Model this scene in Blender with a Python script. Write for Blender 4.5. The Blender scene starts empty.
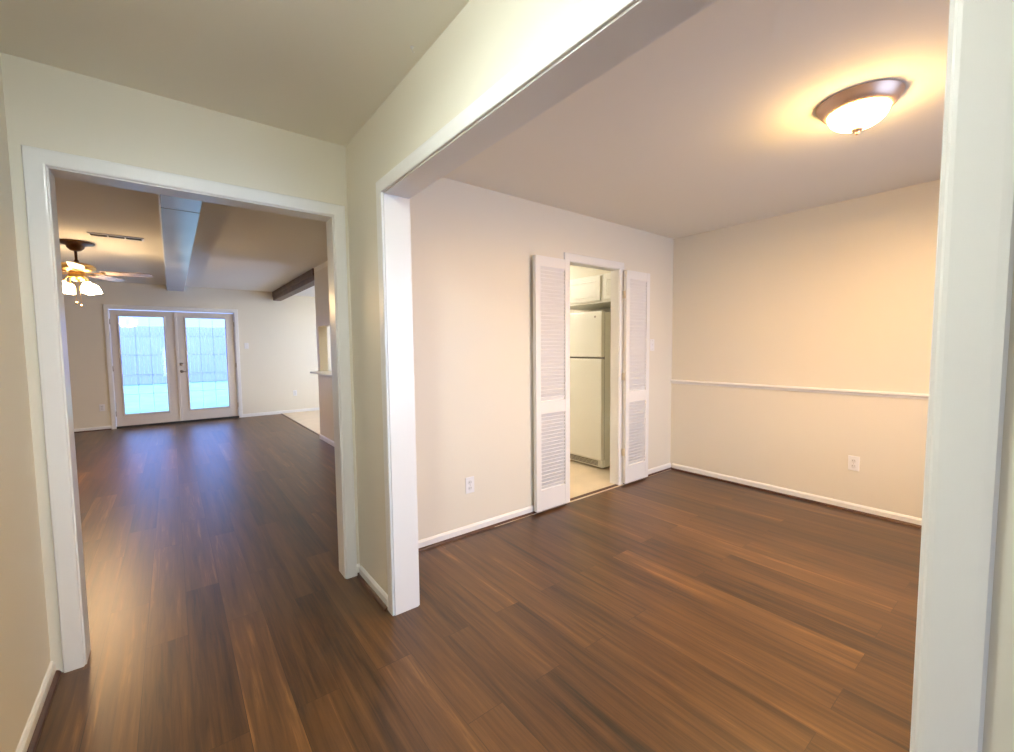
import bpy, math, random
from mathutils import Vector, Matrix
R = math.radians
random.seed(7)
S = bpy.context.scene
COL = S.collection

# ------------------------------------------------------------------ camera
FPX = 429.9
cd = bpy.data.cameras.new('camera')
cam = bpy.data.objects.new('camera', cd)
COL.objects.link(cam)
cd.sensor_fit = 'HORIZONTAL'
cd.sensor_width = 36.0
cd.lens = 36.0 * FPX / 1014.0
cd.clip_start = 0.02
yaw, pit, rol = R(37.93), R(-3.73), R(-0.60)
fw = Vector((math.sin(yaw) * math.cos(pit), math.cos(yaw) * math.cos(pit), math.sin(pit)))
rt = Vector((math.cos(yaw), -math.sin(yaw), 0))
up = rt.cross(fw)
rt2 = rt * math.cos(rol) + up * math.sin(rol)
up2 = -rt * math.sin(rol) + up * math.cos(rol)
M = Matrix.Identity(4)
for i in range(3):
    M[i][0] = rt2[i]; M[i][1] = up2[i]; M[i][2] = -fw[i]
M[0][3], M[1][3], M[2][3] = 0.0, 0.0, 1.32
cam.matrix_world = M
S.camera = cam

# ------------------------------------------------------------------ colour management
S.view_settings.view_transform = 'Standard'
S.view_settings.look = 'None'
S.view_settings.gamma = 1.0
S.view_settings.use_curve_mapping = False
S.view_settings.exposure = 0.62
S.cycles.use_denoising = True
S.cycles.max_bounces = 12
S.cycles.diffuse_bounces = 8
S.cycles.glossy_bounces = 4
S.cycles.transparent_max_bounces = 16
S.cycles.sample_clamp_indirect = 6.0
S.cycles.caustics_reflective = False
S.cycles.caustics_refractive = False

# ------------------------------------------------------------------ world: hazy sky, brighter on the street side (-Y)
SKY_STREET = 8.0
SKY_YARD = 2.8
w = bpy.data.worlds.new('sky'); S.world = w
w.use_nodes = True
nt = w.node_tree; nt.nodes.clear()
tc = nt.nodes.new('ShaderNodeTexCoord'); sx = nt.nodes.new('ShaderNodeSeparateXYZ')
mr = nt.nodes.new('ShaderNodeMapRange')
mr.inputs['From Min'].default_value = -0.5; mr.inputs['From Max'].default_value = 0.5
mr.inputs['To Min'].default_value = SKY_STREET; mr.inputs['To Max'].default_value = SKY_YARD
bgn = nt.nodes.new('ShaderNodeBackground')
mr2 = nt.nodes.new('ShaderNodeMapRange'); mr2.inputs['From Min'].default_value = -0.5; mr2.inputs['From Max'].default_value = 0.5
mxc = nt.nodes.new('ShaderNodeMix'); mxc.data_type = 'RGBA'
mxc.inputs['A'].default_value = (0.54, 0.67, 1.0, 1); mxc.inputs['B'].default_value = (0.24, 0.41, 1.0, 1)
nt.links.new(sx.outputs['Y'], mr2.inputs['Value']); nt.links.new(mr2.outputs[0], mxc.inputs['Factor'])
nt.links.new(mxc.outputs['Result'], bgn.inputs['Color'])
ow = nt.nodes.new('ShaderNodeOutputWorld')
nt.links.new(tc.outputs['Generated'], sx.inputs[0]); nt.links.new(sx.outputs['Y'], mr.inputs['Value'])
nt.links.new(mr.outputs[0], bgn.inputs['Strength']); nt.links.new(bgn.outputs[0], ow.inputs[0])

# lamp strengths; the _DOWN ones drive added fill lights below the lamps
DINING_LAMP = 88.0
FAN_LAMP = 52.0
HALL_LAMP = 84.0
KITCHEN_LAMP = 120.0
DINING_DOWN = 38.0
FAN_DOWN = 22.0
HALL_DOWN = 7.0
KITCHEN_DOWN = 10.0
WARM = (1.0, 0.60, 0.225)
NEUTRAL = (0.90, 1.0, 0.97)

def portal(name, loc, rot, sxx, syy):
    l = bpy.data.lights.new(name, 'AREA'); l.shape = 'RECTANGLE'; l.size = sxx; l.size_y = syy
    l.cycles.is_portal = True
    o = bpy.data.objects.new(name, l); COL.objects.link(o)
    o.location = loc; o.rotation_euler = rot

# ------------------------------------------------------------------ room dimensions (metres)
XL, XR, T = -0.448, 0.815, 0.125        # hall left wall, hall right wall, its thickness
Y1, YD = 2.477, 2.533                   # hall end wall face, dining back wall face
YB = 2.590                              # far side of both
YO0, YO1, ZO = 0.107, 1.965, 2.044      # wide opening between hall and dining room
XD = 4.202
H = 2.44; HL = 2.51
YF = 9.92; YFR = -1.42
DX0, DX1, DZ = -0.345, 0.729, 2.045     # doorway to the living room
KX0, KX1, KZ, YK = 2.645, 3.297, 2.03, 2.625       # kitchen doorway
XP, TP, YP = 1.702, 0.12, 6.74          # partition
LX = -3.6
FX0, FX1, FZ = -0.80, 1.00, 2.065       # french doors

# ------------------------------------------------------------------ materials
def mat(name, col, rough=0.6, metal=0.0, bump=0.0, bscale=200, var=0.0, vscale=3, spec=0.5, coat=0.0, col2=None):
    m = bpy.data.materials.new(name); m.use_nodes = True
    n = m.node_tree.nodes; L = m.node_tree.links
    b = n['Principled BSDF']
    b.inputs['Base Color'].default_value = (*col, 1)
    b.inputs['Roughness'].default_value = rough
    b.inputs['Metallic'].default_value = metal
    b.inputs['Specular IOR Level'].default_value = spec
    b.inputs['Coat Weight'].default_value = coat
    tcn = n.new('ShaderNodeTexCoord')
    if var or col2:
        no = n.new('ShaderNodeTexNoise'); no.inputs['Scale'].default_value = vscale; no.inputs['Detail'].default_value = 4
        L.new(tcn.outputs['Object'], no.inputs['Vector'])
        cr = n.new('ShaderNodeValToRGB')
        c2 = col2 or tuple(c * (1 - var) for c in col)
        cr.color_ramp.elements[0].position = 0.35; cr.color_ramp.elements[1].position = 0.65
        cr.color_ramp.elements[0].color = (*c2, 1); cr.color_ramp.elements[1].color = (*col, 1)
        L.new(no.outputs['Fac'], cr.inputs[0]); L.new(cr.outputs[0], b.inputs['Base Color'])
    if bump:
        nb = n.new('ShaderNodeTexNoise'); nb.inputs['Scale'].default_value = bscale; nb.inputs['Detail'].default_value = 3
        L.new(tcn.outputs['Object'], nb.inputs['Vector'])
        bm = n.new('ShaderNodeBump'); bm.inputs['Strength'].default_value = bump; bm.inputs['Distance'].default_value = 0.002
        L.new(nb.outputs['Fac'], bm.inputs['Height']); L.new(bm.outputs[0], b.inputs['Normal'])
    return m

def emit(name, col, s):
    m = bpy.data.materials.new(name); m.use_nodes = True
    n = m.node_tree.nodes; L = m.node_tree.links
    b = n['Principled BSDF']
    b.inputs['Base Color'].default_value = (0.9, 0.88, 0.82, 1); b.inputs['Roughness'].default_value = 0.3
    b.inputs['Emission Color'].default_value = (*col, 1); b.inputs['Emission Strength'].default_value = s
    no = n.new('ShaderNodeTexNoise'); no.inputs['Scale'].default_value = 6
    mrn = n.new('ShaderNodeMapRange'); mrn.inputs['To Min'].default_value = s * .85; mrn.inputs['To Max'].default_value = s * 1.15
    L.new(no.outputs['Fac'], mrn.inputs['Value']); L.new(mrn.outputs[0], b.inputs['Emission Strength'])
    return m

def glass_mat():
    m = bpy.data.materials.new('window_glass'); m.use_nodes = True
    n = m.node_tree.nodes; L = m.node_tree.links; n.clear()
    o = n.new('ShaderNodeOutputMaterial'); mx = n.new('ShaderNodeMixShader')
    tr = n.new('ShaderNodeBsdfTransparent'); gl = n.new('ShaderNodeBsdfGlossy'); fr = n.new('ShaderNodeFresnel')
    tr.inputs['Color'].default_value = (0.93, 0.97, 0.98, 1)
    gl.inputs['Roughness'].default_value = 0.03; fr.inputs['IOR'].default_value = 1.5
    L.new(fr.outputs[0], mx.inputs[0]); L.new(tr.outputs[0], mx.inputs[1]); L.new(gl.outputs[0], mx.inputs[2])
    L.new(mx.outputs[0], o.inputs[0])
    return m

def wood_floor():
    m = bpy.data.materials.new('plank_floor'); m.use_nodes = True
    n = m.node_tree.nodes; L = m.node_tree.links; b = n['Principled BSDF']
    tcn = n.new('ShaderNodeTexCoord')
    mp = n.new('ShaderNodeMapping'); mp.inputs['Rotation'].default_value = (0, 0, R(90))
    L.new(tcn.outputs['Object'], mp.inputs['Vector'])
    def brick(freq, c1, c2, bias=0.0):
        br = n.new('ShaderNodeTexBrick')
        br.offset = 0.37; br.offset_frequency = 2; br.squash = 1.0
        br.inputs['Scale'].default_value = 1.0
        br.inputs['Brick Width'].default_value = 1.22; br.inputs['Row Height'].default_value = 0.152
        br.inputs['Mortar Size'].default_value = 0.0012; br.inputs['Mortar Smooth'].default_value = 0.1
        br.inputs['Bias'].default_value = bias
        br.inputs['Color1'].default_value = c1; br.inputs['Color2'].default_value = c2
        br.inputs['Mortar'].default_value = (0.5, 0.5, 0.5, 1)
        L.new(mp.outputs[0], br.inputs['Vector'])
        return br
    br = brick(0, (0, 0, 0, 1), (1, 1, 1, 1))
    # per-plank random number shifts the grain
    grv = n.new('ShaderNodeMapping'); grv.inputs['Scale'].default_value = (1.7, 34, 1)
    L.new(mp.outputs[0], grv.inputs['Vector'])
    sc = n.new('ShaderNodeVectorMath'); sc.operation = 'SCALE'; sc.inputs['Scale'].default_value = 37.0
    L.new(br.outputs['Color'], sc.inputs[0])
    ad = n.new('ShaderNodeVectorMath'); ad.operation = 'ADD'
    L.new(grv.outputs[0], ad.inputs[0]); L.new(sc.outputs[0], ad.inputs[1])
    g1 = n.new('ShaderNodeTexNoise'); g1.inputs['Scale'].default_value = 1.6; g1.inputs['Detail'].default_value = 9
    g1.inputs['Roughness'].default_value = 0.62; g1.inputs['Distortion'].default_value = 0.6
    L.new(ad.outputs[0], g1.inputs['Vector'])
    g2 = n.new('ShaderNodeTexNoise'); g2.inputs['Scale'].default_value = 0.55; g2.inputs['Detail'].default_value = 3
    L.new(ad.outputs[0], g2.inputs['Vector'])
    cr = n.new('ShaderNodeValToRGB'); e = cr.color_ramp.elements
    e[0].position = 0.30; e[0].color = (0.013, 0.006, 0.003, 1)
    e[1].position = 0.72; e[1].color = (0.260, 0.126, 0.038, 1)
    k = e.new(0.45); k.color = (0.070, 0.030, 0.0085, 1)
    k = e.new(0.60); k.color = (0.122, 0.056, 0.0165, 1)
    # mix plank random, low-frequency and grain
    m1 = n.new('ShaderNodeMath'); m1.operation = 'MULTIPLY_ADD'; m1.inputs[1].default_value = 0.17
    L.new(br.outputs['Color'], m1.inputs[0])
    m2 = n.new('ShaderNodeMath'); m2.operation = 'MULTIPLY_ADD'; m2.inputs[1].default_value = 0.54; m2.inputs[2].default_value = -0.095
    L.new(g1.outputs['Fac'], m2.inputs[0])
    m3 = n.new('ShaderNodeMath'); m3.operation = 'MULTIPLY_ADD'; m3.inputs[1].default_value = 0.45
    L.new(g2.outputs['Fac'], m3.inputs[0]); L.new(m2.outputs[0], m3.inputs[2])
    L.new(m3.outputs[0], m1.inputs[2])
    L.new(m1.outputs[0], cr.inputs[0])
    dk = n.new('ShaderNodeMix'); dk.data_type = 'RGBA'; dk.inputs['B'].default_value = (0.012, 0.006, 0.004, 1)
    ff = n.new('ShaderNodeMath'); ff.operation = 'MULTIPLY'; ff.inputs[1].default_value = 0.6
    L.new(br.outputs['Fac'], ff.inputs[0]); L.new(ff.outputs[0], dk.inputs['Factor'])
    L.new(cr.outputs[0], dk.inputs['A']); L.new(dk.outputs['Result'], b.inputs['Base Color'])
    rr = n.new('ShaderNodeMapRange'); rr.inputs['To Min'].default_value = 0.32; rr.inputs['To Max'].default_value = 0.44
    L.new(g1.outputs['Fac'], rr.inputs['Value']); L.new(rr.outputs[0], b.inputs['Roughness'])
    bm = n.new('ShaderNodeBump'); bm.inputs['Strength'].default_value = 0.12; bm.inputs['Distance'].default_value = 0.001
    L.new(g1.outputs['Fac'], bm.inputs['Height']); L.new(bm.outputs[0], b.inputs['Normal'])
    b.inputs['Specular IOR Level'].default_value = 0.5
    b.inputs['Coat Weight'].default_value = 0.26; b.inputs['Coat Roughness'].default_value = 0.36; b.inputs['Coat IOR'].default_value = 1.6
    return m

MW = mat('cream_wall_paint', (0.74, 0.70, 0.59), 0.42, bump=0.12, bscale=90, spec=0.35)
MC = mat('ceiling_paint', (0.84, 0.815, 0.73), 0.9, bump=0.2, bscale=120, spec=0.2)
MT = mat('white_trim_paint', (0.79, 0.785, 0.76), 0.28, bump=0.03, bscale=30, spec=0.5)
MSH = mat('stained_shoe_molding', (0.085, 0.032, 0.018), 0.4, var=0.4, vscale=8)
MF = wood_floor()
MV = mat('vinyl_floor', (0.66, 0.55, 0.40), 0.45, var=0.08, vscale=5)
MBR = mat('dark_beam_wood', (0.11, 0.058, 0.035), 0.5, var=0.4, vscale=6)
MBEAM = mat('beam_paint_daylight_tint', (0.54, 0.62, 0.78), 0.25, var=0.06, vscale=2)  # white beam; the blue daylight falling on it is tinted into the colour
MG = glass_mat()
MFR = mat('fridge_enamel', (0.84, 0.83, 0.75), 0.3, bump=0.05, bscale=300)
MGR = mat('grey_plastic', (0.20, 0.19, 0.17), 0.5, var=0.1)
MCAB = mat('cabinet_white_paint', (0.80, 0.80, 0.74), 0.35, bump=0.03, bscale=40)
MPL = mat('white_plastic', (0.80, 0.80, 0.80), 0.3, bump=0.02)
MDR = mat('french_door_paint', (0.70, 0.66, 0.62), 0.4, bump=0.03, bscale=30)
MDK = mat('dark_slot', (0.03, 0.03, 0.03), 0.6, var=0.1)
MNI = mat('brushed_bronze_nickel', (0.74, 0.52, 0.38), 0.38, metal=0.7, bump=0.05)
MBZ = mat('antique_bronze', (0.16, 0.08, 0.035), 0.35, metal=0.85, bump=0.05)
MBS = mat('brass', (0.62, 0.42, 0.17), 0.3, metal=1.0, bump=0.03)
MSN = mat('satin_nickel', (0.42, 0.37, 0.32), 0.35, metal=1.0, bump=0.03)
MBL = mat('fan_blade_wood', (0.30, 0.24, 0.22), 0.35, var=0.25, vscale=10)
MHG = mat('painted_hinge', (0.70, 0.63, 0.50), 0.4, metal=0.3, bump=0.03)
MGRASS = mat('lawn', (0.17, 0.30, 0.22), 0.9, var=0.3, vscale=2, col2=(0.22, 0.36, 0.28))
MCON = mat('patio_concrete', (0.75, 0.75, 0.72), 0.8, var=0.1)
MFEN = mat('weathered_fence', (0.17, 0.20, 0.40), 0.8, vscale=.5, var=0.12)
ME_D = emit('dining_glass_lit', WARM, DINING_LAMP)
ME_F = emit('fan_glass_lit', (1.0, 0.68, 0.36), FAN_LAMP)
ME_H = emit('hall_glass_lit', NEUTRAL, HALL_LAMP)
ME_K = emit('kitchen_glass_lit', (1.0, 0.93, 0.76), KITCHEN_LAMP)

# ------------------------------------------------------------------ mesh helpers
class MB:
    def __init__(s): s.v = []; s.f = []; s.sm = []
    def face(s, idx, smooth=False): s.f.append(idx); s.sm.append(smooth)
    def box(s, x0, y0, z0, x1, y1, z1, mx=None):
        b = len(s.v)
        for p in ((x0, y0, z0), (x1, y0, z0), (x1, y1, z0), (x0, y1, z0), (x0, y0, z1), (x1, y0, z1), (x1, y1, z1), (x0, y1, z1)):
            q = Vector(p)
            s.v.append(tuple(mx @ q if mx else q))
        for f in ((0, 3, 2, 1), (4, 5, 6, 7), (0, 1, 5, 4), (1, 2, 6, 5), (2, 3, 7, 6), (3, 0, 4, 7)):
            s.face([b + i for i in f])
        return s
    def lathe(s, prof, seg=32, c=(0, 0, 0), mx=None, caps=True):
        b = len(s.v)
        for (r, z) in prof:
            for k in range(seg):
                a = 2 * math.pi * k / seg
                q = Vector((c[0] + r * math.cos(a), c[1] + r * math.sin(a), c[2] + z))
                s.v.append(tuple(mx @ q if mx else q))
        for i in range(len(prof) - 1):
            for k in range(seg):
                k2 = (k + 1) % seg
                s.face([b + i * seg + k, b + i * seg + k2, b + (i + 1) * seg + k2, b + (i + 1) * seg + k], True)
        if caps:
            s.face([b + k for k in range(seg)][::-1]); e = b + (len(prof) - 1) * seg
            s.face([e + k for k in range(seg)])
        return s
    def tube(s, pts, r, seg=10):
        b = len(s.v); n = len(pts); pts = [Vector(p) for p in pts]
        for i, p in enumerate(pts):
            d = (pts[min(i + 1, n - 1)] - pts[max(i - 1, 0)]).normalized()
            a = d.orthogonal().normalized() if abs(d.z) > .9 else d.cross(Vector((0, 0, 1))).normalized()
            c = d.cross(a)
            for k in range(seg):
                t = 2 * math.pi * k / seg
                s.v.append(tuple(p + (a * math.cos(t) + c * math.sin(t)) * r))
        for i in range(n - 1):
            for k in range(seg):
                k2 = (k + 1) % seg
                s.face([b + i * seg + k, b + i * seg + k2, b + (i + 1) * seg + k2, b + (i + 1) * seg + k], True)
        s.face([b + k for k in range(seg)][::-1]); s.face([b + (n - 1) * seg + k for k in range(seg)])
        return s
    def prism(s, outline, z0, z1, mx=None):
        b = len(s.v); n = len(outline)
        for z in (z0, z1):
            for (x, y) in outline:
                q = Vector((x, y, z)); s.v.append(tuple(mx @ q if mx else q))
        s.face([b + i for i in range(n)][::-1]); s.face([b + n + i for i in range(n)])
        for i in range(n):
            j = (i + 1) % n; s.face([b + i, b + j, b + n + j, b + n + i])
        return s
    def build(s, name, m, parent=None, bevel=0.0, seg=2):
        me = bpy.data.meshes.new(name); me.from_pydata(s.v, [], s.f); me.validate()
        for p, sm in zip(me.polygons, s.sm): p.use_smooth = sm
        me.materials.append(m); me.update()
        import bmesh
        bm = bmesh.new(); bm.from_mesh(me); bmesh.ops.recalc_face_normals(bm, faces=bm.faces); bm.to_mesh(me); bm.free()
        o = bpy.data.objects.new(name, me); COL.objects.link(o)
        if parent: o.parent = parent
        if bevel:
            bv = o.modifiers.new('bevel', 'BEVEL'); bv.width = bevel; bv.segments = seg; bv.limit_method = 'ANGLE'; bv.angle_limit = R(40)
        return o

def tag(o, label, cat=None, group=None, kind=None):
    if label: o['label'] = label
    if cat: o['category'] = cat
    if group: o['group'] = group
    if kind: o['kind'] = kind
    return o
def st(o, label, cat): return tag(o, label, cat, kind='structure')
def empty(name, loc=(0, 0, 0), rz=0.0):
    o = bpy.data.objects.new(name, None); COL.objects.link(o); o.location = loc; o.rotation_euler = (0, 0, rz)
    o.empty_display_size = 0.1
    return o

def wall(name, axis, a0, a1, p0, p1, z0, z1, holes=(), m=None, label='', cat='wall'):
    """axis 'x': wall runs along x (a = x) between y = p0..p1; axis 'y' the other way round. holes: (a0, a1, z0, z1)"""
    A = sorted({a0, a1, *[v for h in holes for v in h[:2]]}); Z = sorted({z0, z1, *[v for h in holes for v in h[2:]]})
    A = [a for a in A if a0 <= a <= a1]; Z = [z for z in Z if z0 <= z <= z1]
    V = {}; vs = []; fs = []
    def vid(a, p, z):
        k = (round(a, 5), round(p, 5), round(z, 5))
        if k not in V:
            V[k] = len(vs); vs.append((a, p, z) if axis == 'x' else (p, a, z))
        return V[k]
    def solid(i, j):
        if i < 0 or j < 0 or i >= len(A) - 1 or j >= len(Z) - 1: return False
        ca, cz = (A[i] + A[i + 1]) / 2, (Z[j] + Z[j + 1]) / 2
        return not any(h[0] < ca < h[1] and h[2] < cz < h[3] for h in holes)
    for i in range(len(A) - 1):
        for j in range(len(Z) - 1):
            if not solid(i, j): continue
            q = [(A[i], Z[j]), (A[i + 1], Z[j]), (A[i + 1], Z[j + 1]), (A[i], Z[j + 1])]
            fs.append([vid(a, p0, z) for a, z in q]); fs.append([vid(a, p1, z) for a, z in q][::-1])
            for (di, dj, e) in ((-1, 0, (3, 0)), (1, 0, (1, 2)), (0, -1, (0, 1)), (0, 1, (2, 3))):
                if not solid(i + di, j + dj):
                    (aa, za), (ab, zb) = q[e[0]], q[e[1]]
                    fs.append([vid(aa, p0, za), vid(ab, p0, zb), vid(ab, p1, zb), vid(aa, p1, za)][::-1])
    mb = MB(); mb.v = vs; mb.f = fs; mb.sm = [False] * len(fs)
    return st(mb.build(name, m or MW), label, cat)

CAS = [(0.0, 0.0), (0.0, 0.009), (0.003, 0.011), (0.008, 0.012), (0.050, 0.012), (0.059, 0.011), (0.0625, 0.007), (0.0625, 0.0)]
def casing(mb, axis, a0, a1, ztop, p, side, prof=CAS, z0=0.0, closed=False):
    """mitred casing round an opening a0..a1 up to ztop, on plane p, sticking out towards side (+1/-1)"""
    b = len(mb.v); n = len(prof)
    for (u, d) in prof:
        pts = [(a0 - u, z0 - (u if closed else 0)), (a0 - u, ztop + u), (a1 + u, ztop + u), (a1 + u, z0 - (u if closed else 0))]
        for a, z in pts:
            q = p + side * d
            mb.v.append((a, q, z) if axis == 'x' else (q, a, z))
    for i in range(n - 1):
        for k in range(4 if closed else 3):
            k2 = (k + 1) % 4
            mb.face([b + i * 4 + k, b + i * 4 + k2, b + (i + 1) * 4 + k2, b + (i + 1) * 4 + k])
    if not closed:
        mb.face([b + i * 4 for i in range(n)]); mb.face([b + i * 4 + 3 for i in range(n)])
    return mb

# ------------------------------------------------------------------ setting: floors
st(MB().box(LX - .12, YFR - .12, -0.10, XD + .12, YF + .12, 0.0).build('floor', MF), 'dark brown wood plank floor running from hall into dining and living rooms', 'floor')
mbv = MB().box(XP + TP, YB - .085, 0.0005, XD, 6.60, 0.004)
st(mbv.build('floor_kitchen', MV), 'tan vinyl floor of the kitchen seen past the louvered doors', 'floor')
st(MB().box(1.765, YP, 0.0005, XD, YF, 0.004).build('floor_breakfast', MV), 'pale vinyl floor beyond the dark planks by the far wall', 'floor')
st(MB().box(KX0, YD - .012, 0.0, KX1, YD + .024, 0.009).build('trim_threshold', MSH, bevel=0.003), 'narrow brown threshold strip across the kitchen doorway', 'threshold')
st(MB().box(1.735, YP + .01, 0.0, 1.765, YF - .02, 0.007).build('trim_floor_strip', MSH, bevel=0.002), 'thin dark strip where planks meet the pale vinyl', 'floor strip')

# ------------------------------------------------------------------ setting: ceilings
st(MB().box(XL - .12, YFR - .12, H, XR + .06, YB, H + .25).build('ceiling_hall', MC), 'plain grey-looking ceiling of the hall', 'ceiling')
st(MB().box(XR + .06, YFR - .12, H, XD + .12, YB, H + .25).build('ceiling_dining', MC), 'dining room ceiling carrying the glass dome light', 'ceiling')
st(MB().box(XP, YB, H, XD + .12, YP, H + .25).build('ceiling_kitchen', MC), 'pale kitchen ceiling above the white cabinets', 'ceiling')
st(MB().box(XP + .01, YP, H + .02, XD + .12, YF + .12, H + .25).build('ceiling_breakfast', MC), 'pale ceiling beyond the dark wood beam', 'ceiling')
st(MB().box(LX - .12, YB, HL, XP, YF + .12, H + .25).build('ceiling_living', MC), 'living room ceiling carrying the fan and the white beam', 'ceiling')

# ------------------------------------------------------------------ setting: walls
wall('wall_left', 'y', YFR - .12, Y1, XL - .12, XL, 0, H, label='cream hall wall along the left edge', cat='wall')
wall('wall_back', 'x', XL - .12, XR + .05, Y1, YB, 0, H + .1, [(DX0 - .018, DX1 + .018, -1, DZ + .018)], label='cream end wall of the hall around the cased doorway')
wall('wall_right', 'y', YFR, Y1, XR, XR + T, 0, H, [(YO0 - .018, YO1 + .018, -1, ZO + .018)], label='cream wall with the wide cased opening between hall and dining room')
wall('wall_dining_back', 'x', XR + .05, XD, YD, YK, 0, H + .1, [(KX0 - .015, KX1 + .015, -1, KZ + .015)], label='cream dining room wall behind the louvered doors')
wall('wall_dining_right', 'y', YFR - .12, YF + .12, XD, XD + .12, 0, H, [(6.85, 9.6, 0.1, 2.2)], label='cream dining room wall with the white chair rail')
WX0, WX1, WZ0, WZ1 = 1.35, 3.75, 0.55, 2.15
wall('wall_dining_front', 'x', XR + T, XD, YFR - .12, YFR, 0, H, [(WX0, WX1, WZ0, WZ1)], label='dining room wall with the street window')
HX0, HX1, HZ0, HZ1 = -0.30, 0.15, 0.3, 1.5
wall('wall_front', 'x', XL, XR + T, YFR - .12, YFR, 0, H, [(HX0, HX1, HZ0, HZ1)], label='hall wall around the glazed entry')
wall('wall_living_left', 'y', YB, YF + .12, LX - .12, LX, 0, HL, label='left wall of the living room')
wall('wall_living_front', 'x', LX, XL - .12, YB - .12, YB, 0, HL, label='near wall of the living room')
wall('wall_living_back', 'x', LX, XD, YF, YF + .12, 0, HL, [(FX0 - .02, FX1 + .02, -1, FZ + .02)], label='far cream wall around the french doors')
wall('wall_partition', 'y', YB, YP, XP, XP + TP, 0, H, [(3.4, YP - .12, 0.985, 1.66)], label='partition wall with a pass-through beyond the hall doorway')

# jamb liners: boards lining the openings
def liner(name, axis, a0, a1, zt, p0, p1, th, label):
    mb = MB()
    def bx(u0, z0, u1, z1):
        if axis == 'x': mb.box(u0, p0, z0, u1, p1, z1)
        else: mb.box(p0, u0, z0, p1, u1, z1)
    bx(a0 - th, 0.0, a0, zt); bx(a1, 0.0, a1 + th, zt); bx(a0 - th, zt, a1 + th, zt + th)
    return st(mb.build(name, MT, bevel=0.001, seg=1), label, 'door jamb')
liner('trim_jamb_hall', 'x', DX0, DX1, DZ, Y1 - .0005, YB + .0005, .017, 'white jamb boards lining the doorway to the living room')
liner('trim_jamb_kitchen', 'x', KX0, KX1, KZ, YD - .0005, YK + .0005, .014, 'white jamb boards lining the kitchen doorway')
# wide opening: white side boards, painted header board
mb = MB().box(XR - .0005, YO0 - .017, 0, XR + T + .0005, YO0, ZO + .017).box(XR - .0005, YO1, 0, XR + T + .0005, YO1 + .017, ZO + .017)
st(mb.build('trim_jamb_opening', MT, bevel=0.001, seg=1), 'white side boards of the wide opening to the dining room', 'door jamb')
st(MB().box(XR - .0005, YO0, ZO, XR + T + .0005, YO1, ZO + .017).build('trim_header_opening', MT, bevel=0.001, seg=1), 'underside board of the header over the wide opening', 'door jamb')

# casings
st(casing(casing(MB(), 'x', DX0 - .006, DX1 + .006, DZ + .006, Y1, -1), 'x', DX0 - .006, DX1 + .006, DZ + .006, YB, 1).build('trim_casing_hall', MT), 'white mitred casing around the doorway to the living room', 'door casing')
st(casing(casing(MB(), 'y', YO0 - .006, YO1 + .006, ZO + .006, XR, -1), 'y', YO0 - .006, YO1 + .006, ZO + .006, XR + T, 1).build('trim_casing_opening', MT), 'white mitred casing around the wide dining room opening', 'door casing')
st(casing(MB(), 'x', KX0 - .006, KX1 + .006, KZ + .006, YD, -1).build('trim_casing_kitchen', MT), 'white casing around the kitchen doorway behind the louvered doors', 'door casing')
st(casing(MB(), 'x', FX0 - .002, FX1 + .002, FZ, YF, -1).build('trim_casing_french', MT), 'white casing around the french doors', 'door casing')

# baseboards with stained shoe moulding
def baseboard(name, p0, p1, nrm, label, h=.064, t=.012, shoe=True, z=0.0):
    p0 = Vector((*p0, 0)); p1 = Vector((*p1, 0)); d = (p1 - p0); Ln = d.length; d.normalize(); nv = Vector((*nrm, 0))
    def strip(prof):
        mb = MB(); n = len(prof)
        for q in (p0, p1):
            for (o, zz) in prof: mb.v.append(tuple(q + nv * o + Vector((0, 0, z + zz))))
        for i in range(n):
            j = (i + 1) % n; mb.face([i, j, n + j, n + i])
        mb.face(list(range(n))[::-1]); mb.face([n + i for i in range(n)])
        return mb
    o = strip([(0, 0), (t, 0), (t, h - .014), (t * .45, h - .003), (0, h)]).build(name, MT)
    st(o, label, 'baseboard')
    if shoe:
        strip([(t, 0), (t + .016, 0), (t + .0155, .005), (t + .011, .012), (t + .004, .0165), (t, .0165)]).build('shoe_molding', MSH, o)['label'] = 'dark stained shoe molding'
    return o
CW = 0.0685
baseboard('baseboard_left', (XL, YFR), (XL, Y1), (1, 0), 'low white baseboard along the left hall wall')
baseboard('baseboard_back', (DX1 + .006 + .0625, Y1), (XR, Y1), (0, -1), 'short baseboard stub right of the hall doorway')
baseboard('baseboard_right', (XR, YO1 + CW), (XR, Y1 - .03), (-1, 0), 'short white baseboard on the wall stub between doorway and opening')
baseboard('baseboard_dining_back', (XR + T, YD), (KX0 - CW, YD), (0, -1), 'white baseboard left of the louvered doors')
baseboard('baseboard_dining_corner', (KX1 + CW, YD), (XD, YD), (0, -1), 'white baseboard between the louvered door and the room corner')
baseboard('baseboard_dining_right', (XD, YFR), (XD, YD - .028), (-1, 0), 'long white baseboard under the chair rail wall')
baseboard('baseboard_living_back', (LX, YF), (FX0 - .065, YF), (0, -1), 'baseboard left of the french doors')
baseboard('baseboard_living_corner', (FX1 + .065, YF), (XD, YF), (0, -1), 'white baseboard right of the french doors', shoe=False)
baseboard('baseboard_partition', (XP, YB + .02), (XP, YP), (-1, 0), 'white baseboard at the foot of the partition wall', shoe=False)
baseboard('baseboard_dining_stub', (XR + T, YO1 + CW), (XR + T, YD - .03), (1, 0), 'short baseboard on the dining side of the wall stub')

# chair rail
def rail(name, ycut):
    mb = MB(); prof = [(0, -.020), (.010, -.018), (.012, -.006), (.020, .0), (.024, .006), (.022, .014), (.010, .020), (0, .022)]
    n = len(prof)
    for y in ycut:
        for (o, z) in prof: mb.v.append((XD - o, y, .944 + z))
    for i in range(n):
        j = (i + 1) % n; mb.face([i, j, n + j, n + i])
    mb.face(list(range(n))); mb.face([n + i for i in range(n)])
    return st(mb.build(name, MT), 'white chair rail across the dining room wall', 'chair rail')
rail('trim_chair_rail', (YFR, YD))

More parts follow.
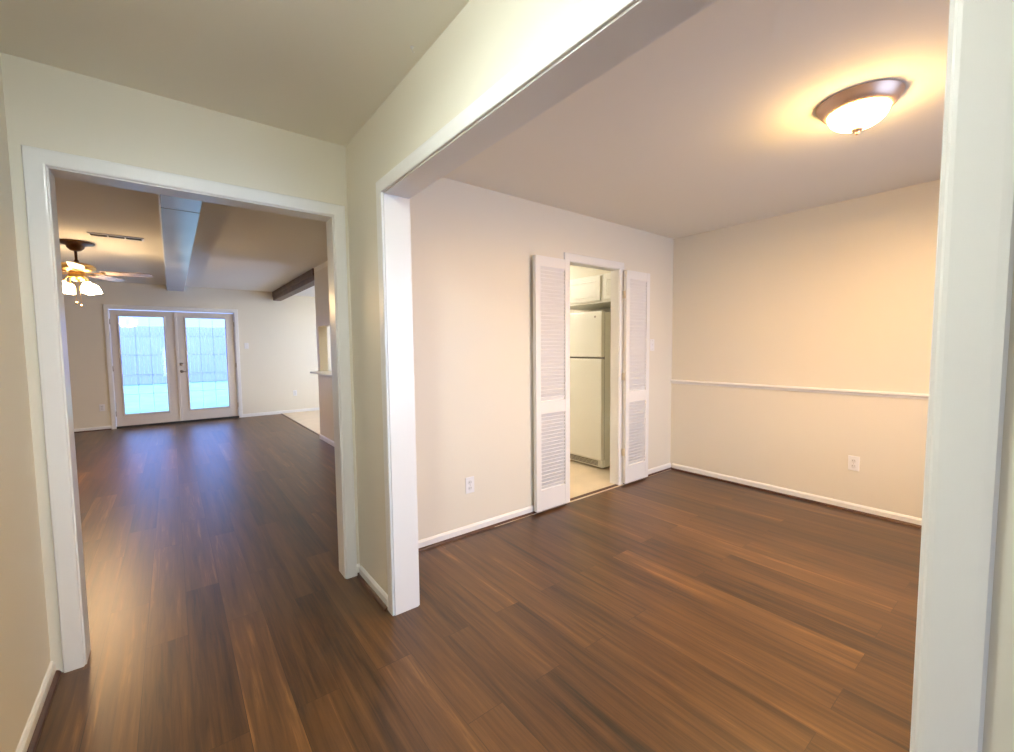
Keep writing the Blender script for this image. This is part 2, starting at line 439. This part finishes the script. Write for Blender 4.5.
# beams and counter
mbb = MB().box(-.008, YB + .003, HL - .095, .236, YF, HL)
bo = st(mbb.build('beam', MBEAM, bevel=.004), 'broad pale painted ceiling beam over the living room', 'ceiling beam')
cr_ = MB().box(-.009, 4.25, HL - .0965, .237, 4.262, HL - .094).build('board_joint', MGR, bo)
tr_ = MB().box(-.020, YB + .003, HL - .03, -.008, YF, HL).build('side_strip', MT, bo, bevel=.002)
b2 = MB().box(XP - .005, YP, 2.335, XP + .135, YF, 2.405).build('trim_dark_beam', MBR, bevel=.003)
st(b2, 'dark stained wood beam at the ceiling beyond the doorway', 'ceiling beam')
MB().box(XP - .018, YP, 2.405, XP + .148, YF, HL).build('upper_board', MBR, b2, bevel=.003)
ct = MB().box(XP - .14, 3.401, .986, XP + TP + .12, YP - .121, 1.010).build('bar_countertop', MCAB, bevel=.006)
tag(ct, 'white pass-through ledge on the partition wall beyond the hall doorway', 'countertop')

# ------------------------------------------------------------------ french doors and windows
def leaf(name, x0, x1, gx0, gx1, label):
    root = empty(name, (x0, YF + .045, .036)); X = lambda x: x - x0
    st(root, label, 'glass door')
    y0, y1 = -.022, .022; z1 = 2.005; gz0, gz1 = .20, 1.897
    fr = MB(); fr.box(0, y0, 0, X(gx0), y1, z1); fr.box(X(gx1), y0, 0, X(x1), y1, z1)
    fr.box(X(gx0), y0, 0, X(gx1), y1, gz0); fr.box(X(gx0), y0, gz1, X(gx1), y1, z1)
    fr.build('door_frame', MDR, root, bevel=.002)
    be = MB()
    casing(be, 'x', X(gx0), X(gx1), gz1, y0, -1, [(0, -.02), (0, .006), (.012, .010), (.026, .006), (.028, 0)], z0=gz0, closed=True)
    be.build('glazing_bead', MDR, root)
    MB().box(X(gx0), -.004, gz0, X(gx1), .004, gz1).build('glass_pane', MG, root)
    g = MB(); wv = X(gx1) - X(gx0)
    for k in (1, 2): g.box(X(gx0) + wv * k / 3 - .002, .006, gz0, X(gx0) + wv * k / 3 + .002, .012, gz1)
    for k in (1, 2, 3, 4): g.box(X(gx0), .006, gz0 + (gz1 - gz0) * k / 5 - .002, X(gx1), .012, gz0 + (gz1 - gz0) * k / 5 + .002)
    g.build('muntin_grille', MT, root)
    return root
dl = leaf('door_1', FX0 + .004, .098, -.68, -.082, 'left leaf of the white french doors, full glass')
dr = leaf('door_2', .102, FX1 - .004, .24, .85, 'right leaf of the white french doors, carrying lever and deadbolt')
MB().box(.098 - dl.location.x - .03, -.034, 0, .098 - dl.location.x + .012, -.0225, 2.005).build('astragal', MDR, dl, bevel=.003)
rotm = Matrix.Rotation(R(90), 4, 'X')
hx = .145 - dr.location.x
MB().lathe([(.030, 0), (.030, .006), (.022, .012), (.012, .016), (.012, .045)], 24, mx=Matrix.Translation((hx, -.022, .915)) @ rotm).build('lever_rose', MSN, dr)
MB().tube([(hx, -.067, .915), (hx + .03, -.07, .914), (hx + .10, -.066, .910)], .009).build('lever_handle', MSN, dr)
MB().lathe([(.031, 0), (.031, .008), (.024, .014), (.012, .018), (.011, .030)], 24, mx=Matrix.Translation((hx, -.022, 1.045)) @ rotm).build('deadbolt', MSN, dr)
for (rt_, xx) in ((dl, .002), (dr, (FX1 - .004) - .102 - .002)):
    for z in (.22, 1.0, 1.80):
        MB().tube([(xx, -.030, z - .045), (xx, -.030, z + .045)], .006).build('hinge', MSN, rt_)
st(MB().box(FX0 - .02, YF + .02, 0, FX0, YF + .10, FZ + .02).box(FX1, YF + .02, 0, FX1 + .02, YF + .10, FZ + .02).box(FX0, YF + .02, FZ - .015, FX1, YF + .10, FZ + .02).build('trim_french_jamb', MT), 'white frame of the french doors', 'door frame')
st(MB().box(FX0, YF - .006, 0, FX1, YF + .12, .033).build('trim_french_sill', MDK), 'dark sill under the french doors', 'door sill')

def window(name, x0, x1, z0, z1, y, label, nx, nz, axis='x'):
    root = empty(name); st(root, label, 'window')
    f = MB(); g = MB()
    def bx(mb, a0, p0, zz0, a1, p1, zz1):
        if axis == 'x': mb.box(a0, y + p0, zz0, a1, y + p1, zz1)
        else: mb.box(y + p0, a0, zz0, y + p1, a1, zz1)
    bx(f, x0, -.03, z0, x0 + .04, .03, z1); bx(f, x1 - .04, -.03, z0, x1, .03, z1)
    bx(f, x0 + .04, -.03, z0, x1 - .04, .03, z0 + .04); bx(f, x0 + .04, -.03, z1 - .04, x1 - .04, .03, z1)
    for k in range(1, nx): bx(f, x0 + (x1 - x0) * k / nx - .012, -.015, z0 + .04, x0 + (x1 - x0) * k / nx + .012, .015, z1 - .04)
    for k in range(1, nz): bx(f, x0 + .04, -.014, z0 + (z1 - z0) * k / nz - .012, x1 - .04, .014, z0 + (z1 - z0) * k / nz + .012)
    f.build('window_frame', MT, root)
    bx(g, x0 + .04, -.003, z0 + .04, x1 - .04, .003, z1 - .04); g.build('glass_pane', MG, root)
window('window_1', WX0, WX1, WZ0, WZ1, YFR - .06, 'wide street window of the dining room', 3, 2)
window('window_2', HX0, HX1, HZ0, HZ1, YFR - .06, 'tall glazed entry panel of the hall', 1, 1)
window('window_3', 6.85, 9.6, .1, 2.2, XD + .06, 'unseen side window added to bring daylight into the breakfast area', 2, 1, axis='y')  # unseen window, added and sized for daylight on the far wall
portal('daylight_portal_dining', ((WX0 + WX1) / 2, YFR - .13, (WZ0 + WZ1) / 2), (R(90), 0, 0), WX1 - WX0, WZ1 - WZ0)
portal('daylight_portal_entry', ((HX0 + HX1) / 2, YFR - .13, (HZ0 + HZ1) / 2), (R(90), 0, 0), HX1 - HX0, HZ1 - HZ0)
portal('daylight_portal_french', ((FX0 + FX1) / 2, YF + .14, 1.03), (R(-90), 0, 0), FX1 - FX0, 2.05)
portal('daylight_portal_side', (XD + .14, 8.225, 1.15), (0, R(90), 0), 2.1, 2.75)

# ------------------------------------------------------------------ louvered doors, folded back against the wall
def louver_door(name, x0, x1, hinge_right, label):
    yb, yf = YD - .026, YD - .060
    root = empty(name, (x0, yf, .022)); st(root, label, 'louvered door')
    W = x1 - x0; D = yb - yf; Hh = 2.003; s = .05
    fr = MB()
    fr.box(0, 0, 0, s, D, Hh); fr.box(W - s, 0, 0, W, D, Hh)
    rails = [(0, .165), (.775, .875), (Hh - .08, Hh)]
    for a, b in rails: fr.box(s, .001, a, W - s, D - .001, b)
    fr.build('door_frame', MT, root, bevel=.0015)
    for zi, (za, zb) in enumerate(((.165, .775), (.875, Hh - .08))):
        lv = MB(); n = int(round((zb - za) / .0295)); p = (zb - za) / n
        for k in range(n):
            mx = Matrix.Translation((W / 2, D / 2, za + p * (k + .5))) @ Matrix.Rotation(R(-60), 4, 'X')
            lv.box(-W / 2 + s - .002, -.019, -.003, W / 2 - s + .002, .019, .003, mx)
        lv.build('louver_panel', MT, root)
    hxx = W + .003 if hinge_right else -.003
    for z in (.30, 1.02, 1.78):
        h = MB().tube([(hxx, D * .35, z - .035), (hxx, D * .35, z + .035)], .0055)
        h.box(hxx - .004, D * .35, z - .033, hxx + .004, D + .006, z + .033)
        h.build('hinge', MHG, root)
    return root
louver_door('door_3', 2.213, 2.583, True, 'white louvered door left of the kitchen doorway')
louver_door('door_4', 3.335, 3.705, False, 'white louvered door right of the kitchen doorway')

# ------------------------------------------------------------------ wall plates
def outlet(loc, rz, label, group=None):
    root = empty('wall_outlet', loc, rz); tag(root, label, 'wall outlet', group)
    # local: plate in xz plane, facing -y
    MB().box(-.036, -.006, -.058, .036, 0, .058).build('cover_plate', MPL, root, bevel=.003)
    for z in (-.021, .021):
        mx = Matrix.Translation((0, -.0055, z)) @ rotm
        r = MB().lathe([(.0165, 0), (.0165, .0022), (.0150, .003)], 24, mx=mx).build('receptacle', mat('ivory_face', (.72, .72, .71), .35, bump=.02), root)
        sl = MB()
        for sx_, hh in ((-.006, .0045), (.006, .0035)): sl.box(sx_ - .001, -.0092, z + .001 - hh, sx_ + .001, -.0080, z + .001 + hh)
        sl.build('slot', MDK, r)
    MB().lathe([(.003, 0), (.003, .0012)], 10, mx=Matrix.Translation((0, -.006, 0)) @ rotm).build('screw', MSN, root)
    return root
outlet((1.628, YD, .352), 0, 'white wall outlet low on the wall left of the louvered doors')
outlet((XD, .955, .385), R(-90), 'white wall outlet under the chair rail')
outlet((2.03, YF, .415), 0, 'tiny white outlet on the far wall beyond the french doors, above the pale floor')
outlet((-.964, YF, .382), 0, 'tiny outlet low on the far wall beside the left french door')
def switch(loc, label):
    root = empty('light_switch', loc); tag(root, label, 'light switch')
    MB().box(-.036, -.006, -.058, .036, 0, .058).build('cover_plate', MPL, root, bevel=.003)
    MB().box(-.005, -.014, -.004, .005, -.005, .012).build('toggle', MPL, root, bevel=.001)
    for z in (-.042, .042): MB().lathe([(.003, 0), (.003, .0012)], 10, mx=Matrix.Translation((0, -.006, z)) @ rotm).build('screw', MSN, root)
switch((3.835, YD, 1.335), 'white light switch between the right louvered door and the corner')
switch((1.186, YF, 1.415), 'white light switch on the far wall beside the french doors')

# ------------------------------------------------------------------ lamps
def dome_light(name, loc, r, me, ring, label, down, dcol, cat='ceiling light'):
    root = empty(name, loc); tag(root, label, cat)
    pan = [(.012, 0), (r * 1.03, 0), (r * 1.03, -.003), (r * .995, -.010), (r * .96, -.020), (r * .92, -.031), (r * .87, -.042), (r * .81, -.050), (r * .76, -.053), (r * .73, -.052), (r * .73, -.04)]
    MB().lathe(pan, 48).build('metal_ring', ring, root)
    g = []; r0 = r * .735; dz = r * .47
    for i in range(11):
        a = i / 10 * math.pi / 2
        g.append((max(.004, r0 * math.cos(a) ** .9), -.050 - dz * math.sin(a)))
    MB().lathe(g, 48).build('glass_dome', me, root)
    zb = -.050 - dz
    MB().lathe([(.010, .006), (.022, .002), (.024, -.006), (.015, -.012), (.008, -.016), (.011, -.022), (.004, -.029)], 20, c=(0, 0, zb)).build('finial', ring, root)
    dl_ = bpy.data.lights.new(name + '_added_fill', 'AREA'); dl_.shape = 'DISK'; dl_.size = r * 1.3; dl_.energy = down; dl_.color = dcol  # added area light below the dome, lights the room without more ceiling glow
    do = bpy.data.objects.new(name + '_added_fill', dl_); COL.objects.link(do); do.parent = root; do.location = (0, 0, zb - .03)
    return root
dome_light('ceiling_light', (2.555, .620, H), .155, ME_D, MNI, 'lit glass dome ceiling light with a bronze ring in the dining room', DINING_DOWN, WARM)
dome_light('ceiling_light', (.02, .85, H), .15, ME_H, MNI, 'lit dome light on the hall ceiling between the end wall and the entry', HALL_DOWN, NEUTRAL)
dome_light('ceiling_light', (2.7, 4.3, H), .17, ME_K, MNI, 'lit dome light on the kitchen ceiling', KITCHEN_DOWN, (1.0, .95, .80))

dome_light('ceiling_light', (3.2, 8.2, H + .02), .17, ME_K, MNI, 'unseen dome light added to brighten the breakfast area', 14.0, (.95, .97, 1.0))  # unseen lamp, added to whiten the far breakfast wall

# ceiling fan
FC = (-.762, 6.60)
fan = empty('ceiling_fan', (FC[0], FC[1], HL))
tag(fan, 'bronze ceiling fan with lit glass shades in the living room', 'ceiling fan')
MB().lathe([(.02, 0), (.155, 0), (.160, -.006), (.150, -.014), (.115, -.024), (.085, -.034), (.075, -.040), (.07, -.062), (.045, -.088), (.022, -.096)], 40).build('canopy', MBZ, fan)
MB().lathe([(.0125, -.08), (.0125, -.190), (.020, -.193), (.020, -.215), (.03, -.220)], 20).build('downrod', MBZ, fan)
MB().lathe([(.03, -.213), (.075, -.221), (.130, -.237), (.156, -.260), (.158, -.285), (.140, -.305), (.095, -.318), (.06, -.324)], 40).build('motor_housing', MBS, fan)
MB().lathe([(.05, -.320), (.072, -.335), (.078, -.370), (.060, -.400), (.03, -.415), (.008, -.422)], 30).build('light_kit', MBS, fan)
ang0 = -12
for k in range(5):
    a = R(ang0 + 72 * k); mz = Matrix.Rotation(a, 4, 'Z')
    iron = MB().prism([(.09, -.018), (.16, -.012), (.20, -.035), (.235, -.035), (.235, .035), (.20, .035), (.16, .012), (.09, .018)], -.3275, -.322, mz)
    br = iron.build('blade_iron', MBS, fan)
    mx = mz @ Matrix.Translation((0, 0, -.316)) @ Matrix.Rotation(R(-11), 4, 'X')
    out = [(.20, -.045), (.26, -.056), (.56, -.066), (.62, -.060), (.648, -.035), (.655, 0), (.648, .035), (.62, .060), (.56, .066), (.26, .056), (.20, .045)]
    MB().prism(out, -.003, .003, mx).build('blade', MBL, fan, bevel=.001, seg=1)
for k in range(4):
    a = R(45 + 90 * k - 6.5)
    c, s_ = math.cos(a), math.sin(a)
    MB().tube([(.055 * c, .055 * s_, -.380), (.085 * c, .085 * s_, -.374), (.105 * c, .105 * s_, -.400), (.125 * c, .125 * s_, -.424)], .007).build('lamp_arm', MBS, fan)
    ax = Matrix.Translation((.125 * c, .125 * s_, -.420)) @ Matrix.Rotation(a, 4, 'Z') @ Matrix.Rotation(R(-16), 4, 'Y')
    f_ = MB().lathe([(.012, .004), (.022, 0), (.024, -.014), (.018, -.018)], 20, mx=ax).build('shade_fitter', MBS, fan)
    MB().lathe([(.020, -.014), (.036, -.028), (.052, -.055), (.058, -.085), (.058, -.108), (.062, -.122), (.056, -.118), (.02, -.095)], 24, mx=ax).build('glass_shade', ME_F, fan)
for (dx_, ln, r_) in ((-.014, .245, .0085), (.022, .275, .0095)):
    MB().tube([(dx_, -.07, -.39), (dx_, -.07, -.41 - ln)], .0022, 6).lathe([(.002, .012), (r_, .004), (r_, -.010), (.002, -.018)], 12, c=(dx_, -.07, -.41 - ln)).build('pull_chain', MBS, fan)

fl_ = bpy.data.lights.new('fan_added_fill', 'AREA'); fl_.shape = 'DISK'; fl_.size = .26; fl_.energy = FAN_DOWN; fl_.color = (1.0, 0.62, 0.32)  # added area light below the shades, keeps the ceiling glow soft
fo_ = bpy.data.objects.new('fan_added_fill', fl_); COL.objects.link(fo_); fo_.parent = fan; fo_.location = (0, 0, -.60)

# ceiling vent
v = empty('ceiling_vent', (-.385, 6.02, HL)); tag(v, 'long white slotted air vent on the living room ceiling', 'ceiling vent')
MB().box(-.215, -.062, -.012, .215, -.045, 0).box(-.215, .045, -.012, .215, .062, 0).box(-.215, -.045, -.012, -.197, .045, 0).box(.197, -.045, -.012, .215, .045, 0).box(-.073, -.045, -.012, -.061, .045, 0).box(.061, -.045, -.012, .073, .045, 0).build('vent_frame', MPL, v, bevel=.001)
MB().box(-.197, -.045, -.002, .197, .045, -.0003).build('duct_opening', MDK, v)
fins = MB()
for k in range(5):
    for (xa, xb_) in ((-.196, -.074), (-.06, .06), (.074, .196)):
        fins.box(xa, -.006, -.0006, xb_, .006, .0006, Matrix.Translation((0, -.036 + .018 * k, -.008)) @ Matrix.Rotation(R(35), 4, 'X'))
fins.build('vent_fins', MGR, v)

# small hook in the hall ceiling
hk = MB().lathe([(.007, 0), (.006, -.003), (.002, -.005)], 12).tube([(0, 0, -.004), (0, 0, -.012), (.005, 0, -.019), (.010, 0, -.014)], .0014, 6).build('ceiling_hook', MPL)
hk.location = (.761, 1.53, H); tag(hk, 'tiny white hook in the hall ceiling', 'hook')

# ------------------------------------------------------------------ kitchen behind the doorway
fy0, fy1 = 2.945, 3.70; fxf = 3.555
fr = empty('refrigerator', ((fxf + 4.17) / 2, (fy0 + fy1) / 2, 0)); tag(fr, 'cream two-door refrigerator in the kitchen', 'refrigerator')
ox, oy = fr.location.x, fr.location.y
Bx = lambda mb, x0, y0, z0, x1, y1, z1: mb.box(x0 - ox, y0 - oy, z0, x1 - ox, y1 - oy, z1)
Bx(MB(), fxf + .062, fy0 + .006, .022, 4.17, fy1 - .006, 1.69).build('body', MFR, fr, bevel=.008)
for (za, zb) in ((.105, 1.195), (1.212, 1.700)):
    d = Bx(MB(), fxf, fy0, za, fxf + .055, fy1, zb).build('door', MFR, fr, bevel=.012, seg=3)
Bx(MB(), fxf + .053, fy0 + .01, .11, fxf + .064, fy1 - .01, 1.69).build('door_gasket', MGR, fr)
Bx(MB(), fxf + .03, fy0 + .01, .022, fxf + .063, fy1 - .01, .098).build('base_panel', MFR, fr, bevel=.004)
gr = MB()
for k in range(4): Bx(gr, fxf + .026, fy0 + .07, .040 + k * .014, fxf + .031, fy1 - .07, .048 + k * .014)
gr.build('toe_grille', MGR, fr)
for (za, zb) in ((.75, 1.15), (1.25, 1.50)):
    Bx(Bx(Bx(MB(), fxf - .035, fy1 - .05, za, fxf - .022, fy1 - .028, zb), fxf - .03, fy1 - .05, za, fxf, fy1 - .028, za + .03), fxf - .03, fy1 - .05, zb - .03, fxf, fy1 - .028, zb).build('handle', MFR, fr, bevel=.004)
MB().lathe([(.012, 0), (.012, .002), (.009, .003)], 20, mx=Matrix.Translation((fxf - ox, fy0 + .09 - oy, 1.64)) @ Matrix.Rotation(R(-90), 4, 'Y')).build('badge', MSN, fr)
for yy in (fy0 + .05, fy1 - .05):
    for xx in (fxf + .10, 4.10): MB().lathe([(.018, .0), (.018, .024)], 12, c=(xx - ox, yy - oy, 0.004)).build('foot', MGR, fr)

def cabinet(y0, y1, z0, z1, xf, doors, label):
    root = empty('kitchen_cabinet', ((xf + XD) / 2, (y0 + y1) / 2, z0)); tag(root, label, 'cabinet', None)
    cx_, cy_ = root.location.x, root.location.y
    b = MB(); b.box(xf + .02 - cx_, y0 - cy_, 0, XD - .002 - cx_, y1 - cy_, z1 - z0).build('body', MCAB, root, bevel=.001, seg=1)
    for (a, c) in doors:
        d = MB(); h0, h1 = .022, z1 - z0 - .02
        d.box(xf - cx_, a - cy_, h0, xf + .019 - cx_, c - cy_, h1)
        dd = d.build('door', MCAB, root, bevel=.003)
        m_ = MB(); pr = [(0, 0), (.003, .002), (.008, .0025), (.012, .001), (.013, 0)]
        b0 = len(m_.v)
        for (u, dpt) in pr:
            for (yy, zz) in ((a + .04 + u, h0 + .04 + u), (a + .04 + u, h1 - .04 - u), (c - .04 - u, h1 - .04 - u), (c - .04 - u, h0 + .04 + u)):
                m_.v.append((xf - dpt - cx_, yy - cy_, zz))
        for i in range(len(pr) - 1):
            for k in range(4):
                k2 = (k + 1) % 4; m_.face([i * 4 + k, i * 4 + k2, (i + 1) * 4 + k2, (i + 1) * 4 + k])
        m_.build('door_molding', MCAB, dd)
    return root
cabinet(2.66, 2.99, 1.79, 2.085, 3.60, [(2.70, 2.972)], 'white upper kitchen cabinet nearest the doorway, half hidden by the jamb')
cabinet(2.992, 3.75, 1.79, 2.085, 3.60, [(3.008, 3.48), (3.49, 3.74)], 'white upper kitchen cabinet above the refrigerator')
st(MB().box(3.63, YB, 2.085, XD, 5.2, H).build('wall_soffit', MW), 'cream soffit above the kitchen cabinets', 'soffit')

# ------------------------------------------------------------------ outside the french doors
st(MB().box(-14, YF + .13, -.3, 16, YF + 2.6, -.05).build('ground_patio', MCON), 'pale concrete patio outside the french doors', 'patio')
st(MB().box(-30, YF + 2.6, -.4, 30, 60, -.10).build('ground_lawn', MGRASS), 'lawn outside the french doors', 'lawn')
fe = empty('garden_fence', (0, 24, -.1)); tag(fe, 'pale board fence across the lawn outside the french doors', 'fence')
pk = MB()
for k in range(150):
    x = -10.5 + k * .145; pk.box(x, -.01, .04, x + .138, .01, 2.5 + .01 * math.sin(k * 7.1))
pk.build('board_panel', MFEN, fe)
rl = MB()
for z in (.35, 1.25, 2.15): rl.box(-10.5, .012, z, 11.2, .06, z + .09)
rl.build('rail', MFEN, fe)
for k in range(9):
    MB().box(-10.4 + k * 2.6, .062, 0, -10.3 + k * 2.6, .16, 2.55).build('post', MFEN, fe)
st(MB().box(-12, YFR - 12, -.4, 16, YFR - .13, -.15).build('ground_street', MCON), 'pale ground outside the entry', 'ground')
